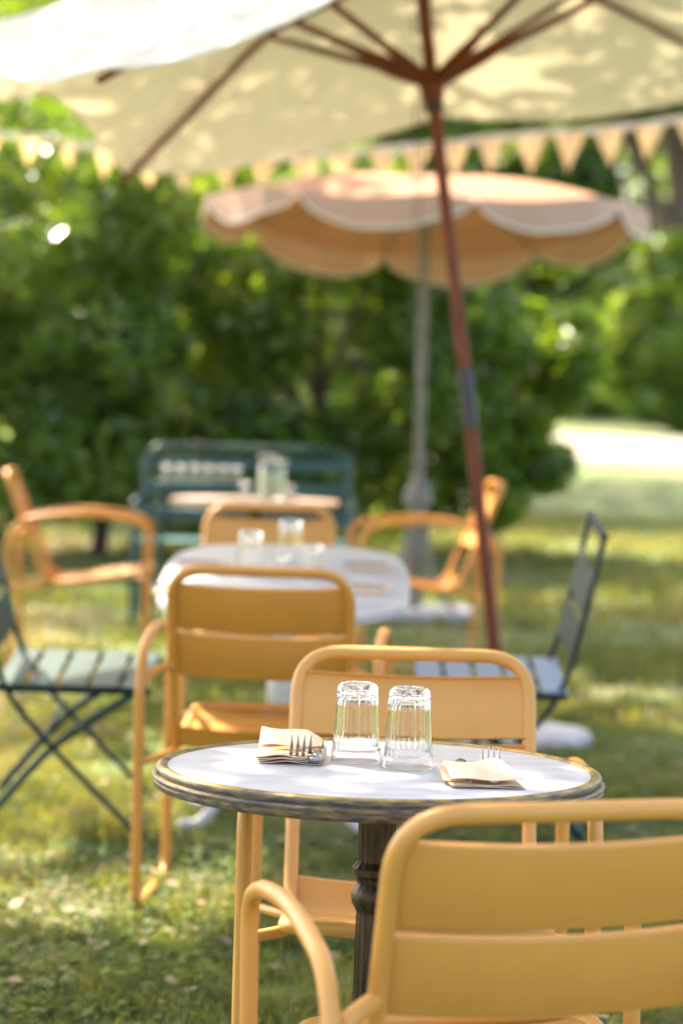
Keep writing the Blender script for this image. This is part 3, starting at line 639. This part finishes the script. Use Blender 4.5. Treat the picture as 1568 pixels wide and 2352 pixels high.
# ------------------------------------------------------------------ front parasol (cream)
def lerp(a, b, t): return a + (b - a) * t
def parasol_front():
    root = empty('parasol', gp(.595, 8.5), label='large cream canvas parasol with leaning red-brown wooden pole at the top of the picture', cat='parasol')
    root0 = root.matrix_world.inverted()
    L = lambda p: root0 @ Vector(p)
    apex = L((.215, 8.72, 3.097))
    tips = dict(L0=(-1.542, 8.5, 2.658), P1=(-.91, 9.75, 2.371), M=(.37, 10.3, 2.699), P5=(1.699, 9.7, 2.805), R0=(1.944, 8.6, 2.885), T7=(1.359, 7.4, 2.942), N=(.198, 7.0, 2.827), T1=(-.771, 7.4, 2.439))
    J = dict(P1=(-.332, 9.15, 2.861), L0=(-.60, 8.62, 2.985), T1=(-.21, 8.12, 2.905), P5=(.838, 9.15, 3.064), M=(.289, 9.5, 2.957), N=(.209, 7.9, 3.027), T7=(.764, 8.1, 3.084), R0=(1.046, 8.6, 3.043))
    edge = {('L0', 'P1'): [(-1.44, 8.65, 2.56), (-1.291, 8.9, 2.529), (-1.121, 9.2, 2.588)], ('P1', 'M'): [(-.62, 9.95, 2.40), (-.285, 10.15, 2.492), (.041, 10.3, 2.591)], ('M', 'P5'): [(.60, 10.28, 2.69), (.988, 10.2, 2.70), (1.344, 9.95, 2.74)],
            ('T1', 'L0'): [(-1.0, 7.75, 2.44), (-1.177, 8.0, 2.51), (-1.36, 8.25, 2.58)], ('N', 'T1'): [(-.06, 7.05, 2.611), (-.404, 7.2, 2.477), (-.60, 7.3, 2.44)]}
    order = ['L0', 'P1', 'M', 'P5', 'R0', 'T7', 'N', 'T1']
    tips = {k: L(v) for k, v in tips.items()}; J = {k: L(v) for k, v in J.items()}
    rib = {k: bez([apex, lerp(apex, J[k], .5), J[k], lerp(J[k], tips[k], .5), tips[k]], 6) for k in order}   # 25 pts
    m = MB(); nu = 16
    for i, a in enumerate(order):
        b = order[(i + 1) % 8]; e = edge.get((a, b))
        ctl = [tips[a]] + ([L(q) for q in e] if e else [lerp(tips[a], tips[b], .5) + (apex - (tips[a] + tips[b]) / 2) * .04]) + [tips[b]]
        ec = bez(ctl, 8); n = len(ec) - 1
        P = []
        for vi in range(25):
            v = vi / 24; row = []
            for ui in range(nu + 1):
                u = ui / nu; base = lerp(rib[a][vi], rib[b][vi], u); ee = ec[min(n, int(round(u * n)))]
                t = u * n; k = min(int(t), n - 1); ee = lerp(ec[k], ec[k + 1], t - k)
                off = ee - lerp(tips[a], tips[b], u)
                sag = -.035 * math.sin(math.pi * u) * math.sin(math.pi * v)
                row.append(base + off * v ** 2.2 + Vector((0, 0, sag + .012)))
            P.append(row)
        m.grid(P)
        H = [[p, p + Vector((0, 0, -.022)) + (apex - p).normalized() * .004] for p in P[-1]]
    cn = m.build('canopy', CANVAS, root)
    for i, a in enumerate(order):       # stitched hem along every edge
        b = order[(i + 1) % 8]; e = edge.get((a, b)); ctl = [tips[a]] + ([L(q) for q in e] if e else [lerp(tips[a], tips[b], .5) + (apex - (tips[a] + tips[b]) / 2) * .04]) + [tips[b]]
        m = MB(); m.tube([p + Vector((0, 0, .012)) for p in bez(ctl, 8)], .005, 6); m.build('hem', CANVAS, cn)
    base = L((.595, 8.5, .29)); j = L((.438, 8.58, 1.49)); hub = L((.277, 8.68, 2.62))
    dr = (apex - hub).normalized()
    m = MB(); m.tube([base, lerp(base, j, .93)], .0235, 16); m.build('lower_pole', WOODR, root)
    m = MB(); m.tube([lerp(base, j, .92), lerp(j, hub, .10)], .026, 16); m.build('pole_joint', BLACK, root)
    m = MB(); m.tube([lerp(j, hub, .098), hub, apex + dr * .05], .0225, 16); m.build('upper_pole', WOODR, root)
    m = MB(); m.tube([hub - dr * .075, hub - dr * .06, hub, hub + dr * .035, hub + dr * .05], [.030, .040, .046, .044, .03], 20); h = m.build('hub', WOODR, root)
    m = MB(); m.tube([hub - dr * .10, hub - dr * .078], .036, 20); m.build('collar', BLACK, h)
    m = MB(); m.tube([apex - dr * .03, apex + dr * .04, apex + dr * .09], [.05, .045, .01], 16); m.build('crown_cap', WOODR, root)
    for k in order:
        m = MB(); m.tube([p + Vector((0, 0, -.022)) for p in rib[k]], .013, 6, ry=.018); rb = m.build('rib', WOODR, root)
        m = MB(); out = (J[k] - hub); out.z = 0; out.normalize(); s0 = hub + out * .035 + dr * .01
        q = lerp(s0, J[k], .30); m.tube([s0, lerp(s0, q, .6), q, J[k] + Vector((0, 0, -.016))], [.026, .024, .015, .0115], 8, ry=None); m.build('strut', WOODR, rb)
    for dx in (-.012, .012):       # pull cords
        m = MB(); a = hub + Vector((-.045 + dx, -.03, -.02)); b = hub + Vector((.02 + dx, -.02, -1.62)); mid = lerp(a, b, .5) + Vector((-.012, 0, 0))
        m.tube(bez([a, mid, b], 10), .0022, 6); m.build('cord', BLACK, root)
    m = MB(); a = apex + Vector((-.05, -.06, -.02)); m.tube([a, hub + Vector((-.045, -.03, 0))], .002, 6); m.build('cord', BLACK, root)
    m = MB(); c = L(gp(.665, 8.60)); m.lathe([(0, -.01), (.25, -.01), (.255, .02), (.235, .05), (.06, .07), (.045, .09), (0, .09)], 40, c=c); m.build('base_disc', STONE, root)
    m = MB(); m.tube([base + Vector((0, 0, .03)), base + Vector((-.012, .004, .22))], .03, 16); m.build('base_socket', STONE, root)
parasol_front()

# ------------------------------------------------------------------ scalloped parasol behind
def parasol_back():
    cx, cy = .395, 12.6; z0 = float(gz(cx, cy)); root = empty('scalloped_parasol', (cx, cy, z0), label='smaller pinkish terracotta parasol with white-edged scalloped valance on a grey pole', cat='parasol')
    apex = Vector((0, 0, 2.69 - z0)); Rr = 1.15; nrib = 8; tilt = Matrix.Rotation(R(3.4), 3, 'X').inverted() @ Matrix.Rotation(R(.2), 3, 'Y')
    zr = 2.495 - z0
    def rimp(a): return Vector((Rr * math.cos(a), Rr * math.sin(a), 0))
    def surf(a, v):
        k = (a / (2 * math.pi / nrib)) % 1; ch = 1 - .05 * math.sin(math.pi * k)
        p = rimp(a) * v * ch; p.z = (apex.z - zr) * (1 - v ** 1.9) - .02 * math.sin(math.pi * k) * v
        p.z += .062 * v * math.cos(2 * a); p = tilt @ p; p.z += zr; return p
    off = R(10); nu = 18
    m = MB(); val = MB(); tr = MB()
    for i in range(nrib):
        a0 = off + i * 2 * math.pi / nrib; P = [[surf(a0 + 2 * math.pi / nrib * u / nu, v / 14) for u in range(nu + 1)] for v in range(1, 15)]
        m.grid(P); m.add([surf(0, 0)] + P[0], [(0, q + 1, q + 2) for q in range(nu)])
        rows = []
        for u in range(nu + 1):
            t = u / nu; e = P[-1][u]; dpt = .018 + .142 * min(1, math.sin(math.pi * t) ** .55 * 1.04); out = Vector((e.x, e.y, 0)).normalized()
            rows.append([e + out * (.012 * q / 3) + Vector((0, 0, -dpt * q / 4)) for q in range(5)])
        val.grid(rows)
        for dlt in (-.003, .003):
            tr.grid([[r_[-1] + Vector((r_[-1].x, r_[-1].y, 0)).normalized() * dlt, r_[-1] + Vector((r_[-1].x, r_[-1].y, 0)).normalized() * dlt + Vector((0, 0, .018))] for r_ in rows])
    m.build('canopy', TERRA, root); v = val.build('valance', TERRAV, root); tr.build('trim', TRIM, v)
    for i in range(nrib):
        a = off + i * 2 * math.pi / nrib; m = MB(); m.tube([surf(a, q / 8) + Vector((0, 0, -.012)) for q in range(9)], .006, 6); rb = m.build('rib', GREYP, root)
        m = MB(); m.tube([Vector((0, 0, zr - .05)), surf(a, .5) + Vector((0, 0, -.012))], .005, 6); m.build('strut', GREYP, rb)
    m = MB(); m.tube([(0, 0, .02), (0, 0, apex.z + .02)], .024, 14); m.build('pole', GREYP, root)
    m = MB(); m.lathe([(.03, .745), (.034, .73), (.062, .68), (.072, .64), (.075, .60), (.066, .60)], 24); m.lathe([(.04, .62), (.05, .5), (.075, .3), (.06, .28), (.03, .05)], 6); m.build('base_sleeve', GREYP, root)
    for k in range(4):
        a = R(45 + 90 * k); c, s_ = math.cos(a), math.sin(a); m = MB(); m.tube([(c * .05, s_ * .05, .56), (c * .12, s_ * .12, .22), (c * .30, s_ * .30, .035)], .012, 8); m.build('brace', GREYP, root)
    m = MB(); m.box((0, 0, .03), (.62, .55, .06), bev=.012); m.build('base_plate', STONE, root)
parasol_back()

# ------------------------------------------------------------------ bunting
def bunting(pts, flagw, flagh, step, label, phase=0, group='strings of bunting'):
    P = bez(pts, 12); root = empty('bunting', P[0], label=label, cat='bunting', group=group); o = Vector(P[0])
    acc = [0]
    for i in range(1, len(P)): acc.append(acc[-1] + (P[i] - P[i - 1]).length)
    def at(s):
        for i in range(1, len(P)):
            if acc[i] >= s: t = (s - acc[i - 1]) / (acc[i] - acc[i - 1]); return lerp(P[i - 1], P[i], t) - o
        return P[-1] - o
    m = MB(); m.extr([(-.002, -.018), (.002, -.018), (.003, .018), (-.003, .018)], 0, acc[-1], lambda u, p, q: at(u) + Vector((0, p, q + .002 * math.sin(u * 17))), 110); m.build('tape', TAPE, root)
    s = phase; k = 0
    while s + flagw < acc[-1]:
        k_ = .74 + .26 * min(1, s / (.5 * acc[-1])); m = MB(); a = at(s + flagw * (1 - k_) / 2); b = at(s + flagw * (1 + k_) / 2); sw = .03 * math.sin(k * 1.9) + .02; c = (a + b) / 2 + Vector((.022 * math.sin(k * 3.1 + 1), sw + .03 * math.sin(k * 2.3), -flagh * (k_ + .06 * math.sin(k * 5.1)))); rows = []
        for j in range(9):
            v = j / 8; l = lerp(a, c, v); r_ = lerp(b, c, v * .97)
            rows.append([lerp(l, r_, i / 6) + Vector((0, .020 * math.sin(k * 1.7 + i * 1.1) * (1 - v * .5), 0)) for i in range(7)])
        m.grid(rows); m.build('flag', FLAG, root); s += step; k += 1
bunting([(-2.229, 14, 3.033), (-1.776, 14, 3.001), (-1.323, 14, 2.946), (-.895, 14, 2.908), (-.418, 14, 2.929), (.057, 14, 2.985), (.476, 13.8, 3.003), (.955, 13.6, 3.049), (1.419, 13.4, 3.073), (1.963, 13.2, 3.141), (2.5, 13.0, 3.22)], .185, .215, .228,
        'long string of peach triangular flags on white tape behind the terracotta parasol', .05)
bunting([(-1.9, 9.6, 3.42), (-1.35, 9.6, 3.335), (-1.0, 9.6, 3.34), (-.6, 9.6, 3.45)], .15, .20, .20, 'short string of peach flags at the top left corner above the cream parasol', .06)

# ------------------------------------------------------------------ foliage
def leaf_cloud(P, Nn, size, jit=.5):
    """one folded diamond leaf per point: P (n,3), Nn (n,3) outward hints"""
    n = len(P); g = RNG; d = g.normal(size=(n, 3)); d /= np.linalg.norm(d, axis=1)[:, None]
    nn = Nn * (1 - jit) + g.normal(size=(n, 3)) * jit; nn /= np.linalg.norm(nn, axis=1)[:, None] + 1e-9
    a = np.cross(nn, d); a /= np.linalg.norm(a, axis=1)[:, None] + 1e-9; b = np.cross(nn, a)
    s = (size * (.55 + .9 * g.random(n)))[:, None]
    V = np.stack([P - a * s, P - b * s * .5 - a * s * .1 + nn * s * .12, P + a * s, P + b * s * .5 - a * s * .1 + nn * s * .12], 1).reshape(-1, 3)
    k = np.arange(n)[:, None] * 4; F = np.concatenate([k + np.array([[0, 1, 2]]), k + np.array([[0, 2, 3]])]); return V, F
def shrub(name, label, c, rad, n, size, material, group, trunk=True, lumps=38, seed=1, cat='shrub', zc=None):
    g = np.random.default_rng(seed); cx, cy = c; z0 = float(gz(cx, cy)) if cy < 80 else .0315 * cy; root = empty(name, (cx, cy, z0), label=label, cat=cat, group=group)
    rad = np.array(rad, float); C0 = np.array([0, 0, zc or rad[2] * .86])
    lc = []; lr = []
    for k in range(lumps):
        v = g.normal(size=3); v /= np.linalg.norm(v); lc.append(C0 + v * rad * g.uniform(.45, .92)); lr.append(g.uniform(.16, .36) * min(rad[0], rad[2]))
    lc = np.array(lc); lr = np.array(lr); w_ = lr ** 2 / np.sum(lr ** 2); idx = g.choice(lumps, n, p=w_)
    v = g.normal(size=(n, 3)); v /= np.linalg.norm(v, axis=1)[:, None]; rr = lr[idx] * (.55 + .5 * g.random(n) ** .6); P = lc[idx] + v * rr[:, None] * np.array([1, 1, .8])
    P[:, 2] = np.abs(P[:, 2]) + .02
    V, F = leaf_cloud(P, v, size); raw_mesh('crown', V, F, material, parent=root)
    if trunk:
        m = MB(); H = zc or rad[2]
        m.tube(bez([(0, 0, -.1), (.05, .03, H * .35), (-.04, .05, H * .8), (0, 0, H * 1.3)], 5), [.10 * H / 2.5 * (1 - .8 * i / 15) for i in range(16)], 8)
        for k in range(6):
            a = k * 1.05; m.tube(bez([(0, 0, H * (.15 + .1 * k)), (math.cos(a) * rad[0] * .35, math.sin(a) * rad[1] * .35, H * (.5 + .1 * k)), (math.cos(a) * rad[0] * .7, math.sin(a) * rad[1] * .7, H * (.8 + .12 * k))], 4), [.045 * H / 2.5 * (1 - .8 * i / 8) for i in range(9)], 6)
        m.build('trunk', BARK, root)
    return root
GH = 'large leafy shrubs forming the hedge'
HS = [((-3.4, 16.2), (1.7, 1.2, 2.2), LEAF_D, 'dense green shrub at the far left of the hedge, left of the first bunting flags'),
      ((-1.6, 15.9), (1.3, 1.0, 1.65), LEAF_D, 'dark green shrub behind the armchair in side view at left'),
      ((-.15, 16.2), (1.25, 1.0, 1.7), LEAF_D, 'dark green shrub directly behind the green bench and terracotta parasol'),
      ((1.02, 16.9), (.78, .9, 1.6), LEAF_B, 'brighter green shrub at the right end of the hedge beside the sunlit lawn'),
      ((-2.6, 20.5), (2.4, 1.4, 3.0), LEAF_B, 'tall yellowish green shrub rising behind the left of the hedge'),
      ((.0, 22.5), (1.7, 1.4, 3.2), LEAF_B, 'tall green shrub rising behind the centre of the hedge above the terracotta parasol')]
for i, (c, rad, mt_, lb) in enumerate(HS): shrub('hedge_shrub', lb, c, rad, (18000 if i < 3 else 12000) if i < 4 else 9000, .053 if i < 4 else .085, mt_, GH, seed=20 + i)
GT = 'distant trees across the lawn'
for i, (c, rad, lb) in enumerate([((7.6, 62), (4.5, 3, 6.2), 'dark green tree across the lawn at the right edge of the picture'), ((3.4, 70), (4.5, 3, 7.5), 'broad green tree across the lawn just right of the hedge'),
                                  ((11.6, 58), (3.6, 3, 7), 'distant tree with brown trunk at the upper right corner'), ((-6, 75), (7, 3, 8), 'distant tree mostly hidden behind the hedge on the left')]):
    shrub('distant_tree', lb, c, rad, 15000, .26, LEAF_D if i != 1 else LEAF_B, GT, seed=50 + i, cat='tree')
shrub('distant_tree', 'tree with a dark trunk and raised crown standing on the lawn right of the hedge', (6.5, 48), (4.4, 2.4, 3.2), 18000, .20, LEAF_B, GT, seed=91, cat='tree', zc=8.2)
shrub('distant_tree', 'tall distant tree whose crown fills the gap just above the terracotta parasol', (1.2, 60), (5, 3, 6), 16000, .26, LEAF_B, GT, seed=92, cat='tree', zc=9)
for i, (c, rad, lb) in enumerate([((1.0, 58), (2.4, 1.3, 2.2), 'low bush far behind, half hidden by the right end of the hedge'), ((4.2, 57), (2.4, 1.3, 2.0), 'low dark bush at the back edge of the sunny lawn, just right of the hedge'), ((7.2, 56), (2.8, 1.3, 2.3), 'low wide bush at the back edge of the sunny lawn by the right picture edge')]):
    shrub('round_bush', lb, c, rad, 9000, .2, LEAF_D, 'bushes behind the far lawn', seed=95 + i, cat='bush', zc=rad[2] * .7)
shrub('round_bush', 'low green bush on the lawn edge at the far right behind the hedge', (6.4, 45.5), (1.6, 1.2, 2.2), 12000, .17, LEAF_B, None, seed=77, cat='bush', zc=1.5)

# wood closing the view far behind
def far_wood():
    n = 42000; g = np.random.default_rng(3); x = g.uniform(-45, 45, n); y = 95 + g.uniform(-3, 5, n); h = 15 + 7 * vn2(x * .22, x * 0)
    z = 2.4 + h * g.random(n) ** .8; P = np.stack([x, y + 3 * vn3(x * .4, z * .4), z], -1)
    V, F = leaf_cloud(P, np.tile([0, -.7, .7], (n, 1)), .42, jit=.6); o = raw_mesh('woodland', V, F, LEAF_D)
    tag(o, 'far green wood closing the view behind the whole garden', 'woodland', kind='stuff')
far_wood()
# shade trees overhead: their leaves give the dappled light
def shade_tree(name, label, trunk_xy, cxy, rad, zlo, n, size, seed):
    g = np.random.default_rng(seed); tx, ty = trunk_xy; root = empty(name, gp(tx, ty), label=label, cat='tree', group='tall shade trees over the lawn'); z0 = float(gz(tx, ty))
    x = cxy[0] + (g.random(n) * 2 - 1) * rad[0]; y = cxy[1] + (g.random(n) * 2 - 1) * rad[1]
    z = zlo + .16 * np.maximum(y - 8, 0) + 1.1 * g.random(n)
    gx = x - SUND.x / SUND.z * (z - .3); gy = y - SUND.y / SUND.z * (z - .3)       # where its shadow falls at lawn height
    keep = leafmask(gx, gy) > g.random(n)
    edge = ((x - cxy[0]) / rad[0]) ** 4 + ((y - cxy[1]) / rad[1]) ** 4 < 1; keep &= edge
    P = np.stack([x - tx, y - ty, z - z0], -1)[keep]; nn = np.tile([SUND.x, SUND.y, SUND.z], (len(P), 1)); V, F = leaf_cloud(P, nn, size, jit=.45); raw_mesh('crown', V, F, LEAF_T, parent=root)
    m = MB(); H = zlo - z0
    m.tube(bez([(0, 0, -.2), (.06, .02, H * .5), (0, .1, H + .3)], 6), [.26 - .011 * i for i in range(13)], 12)
    for k in range(7):
        a = k * .9; ex = cxy[0] - tx + math.cos(a) * rad[0] * .7; ey = cxy[1] - ty + math.sin(a) * rad[1] * .7; e = Vector((ex, ey, H + .5 + .16 * max(0, ey + ty - 8)))
        m.tube(bez([(0, .05, H * .8), e * .5 + Vector((0, 0, H * .45)), e], 5), [.10 - .008 * i for i in range(11)], 8)
    m.build('trunk', BARK, root)
# (gx, gy, radius, +1 gap / -1 dense) - where sunlight reaches and where it does not, at lawn height
SPOTS = []
def spot(x, y, z, r, s): SPOTS.append((x - SUND.x / SUND.z * (z - .3), y - SUND.y / SUND.z * (z - .3), r, s))
def leafmask(gx, gy):
    v = vn1(gx * 1.7 + 3, gy * 1.7) * .40 + vn2(gx * 4.3, gy * 4.3 + 11) * .34 + vn3(gx * 9.1 + 5, gy * 9.1) * .26
    v = v + .10 * np.sin(gx * .9 + gy * .5)
    for (sx, sy, r, s) in SPOTS: v = v - s * .55 * np.exp(-((gx - sx) ** 2 + (gy - sy) ** 2) / r ** 2)
    v = v + .05 * np.exp(-((gy - 8.2) / 2.2) ** 2 - ((gx - .8) / 1.6) ** 2) - .05 * np.exp(-((gy - 5.6) / 1.6) ** 2)
    v = np.where(gy > 13, v - .55 * LAWN(gy, gx), v)
    v = v - .6 * np.clip((gy - 12.5) / 2, 0, 1) * np.clip((1.9 - gx) / .8, 0, 1) * np.clip((22 - gy) / 3, 0, 1) * (vn4(gx * 2.1, gy * 2.1) > .22)
    v = v + .06 * np.exp(-((gy - 3.5) / 2.5) ** 2)
    return np.clip((v - .40) * 12, 0, 1)
def LAWN(gy, gx):      # sunny bands across the far lawn
    def band(a, b, s=.6): return 1 / (1 + np.exp(-(gy - a) / s)) * (1 / (1 + np.exp((gy - b) / s)))
    return 1.5 * band(15.5, 19.5) + 1.6 * band(30, 46, 1.5) - .9 * band(20.5, 29, 1) + .15
spot(-.55, 7.9, 2.65, .35, .7); spot(.05, 8.0, 2.95, .3, .6); spot(-.3, 9.4, 2.6, .6, -.45); spot(1.0, 9.3, 2.8, .5, -.25); spot(-.8, 7.0, .65, .4, -.5); spot(-.17, 7.2, .93, .4, -.35); spot(-1.1, 8.2, 2.6, .3, .5)
spot(.20, 3.70, .84, .12, .35); spot(-.16, 3.95, .84, .10, .3); spot(.235, 3.68, .85, .10, .4); spot(.02, 3.6, .84, .10, .25)
spot(-.8, 6.6, .2, .7, .9); spot(-.55, 6.55, .2, .5, 1.0); spot(-.75, 7.4, .2, .6, .6); spot(-.2, 5.0, .15, .4, -.3)
spot(.1, 3.0, .9, .35, -.2); spot(-.3, 6.5, .93, .3, .3); spot(.4, 12.4, 2.75, .7, .9)
spot(.4, 5.9, .2, .6, -.6); spot(.9, 6.8, .2, .7, -.5)
shade_tree('shade_tree', 'tall shade tree whose crown hangs over the front tables, outside the picture on the left', (-4.6, 7.2), (-2.3, 9.3), (5.4, 8.3), 5.2, 90000, .075, 5)
shade_tree('shade_tree', 'tall shade tree over the far lawn, outside the picture on the right', (11.0, 26), (4.5, 35), (10.5, 19), 5.4, 26000, .26, 6)
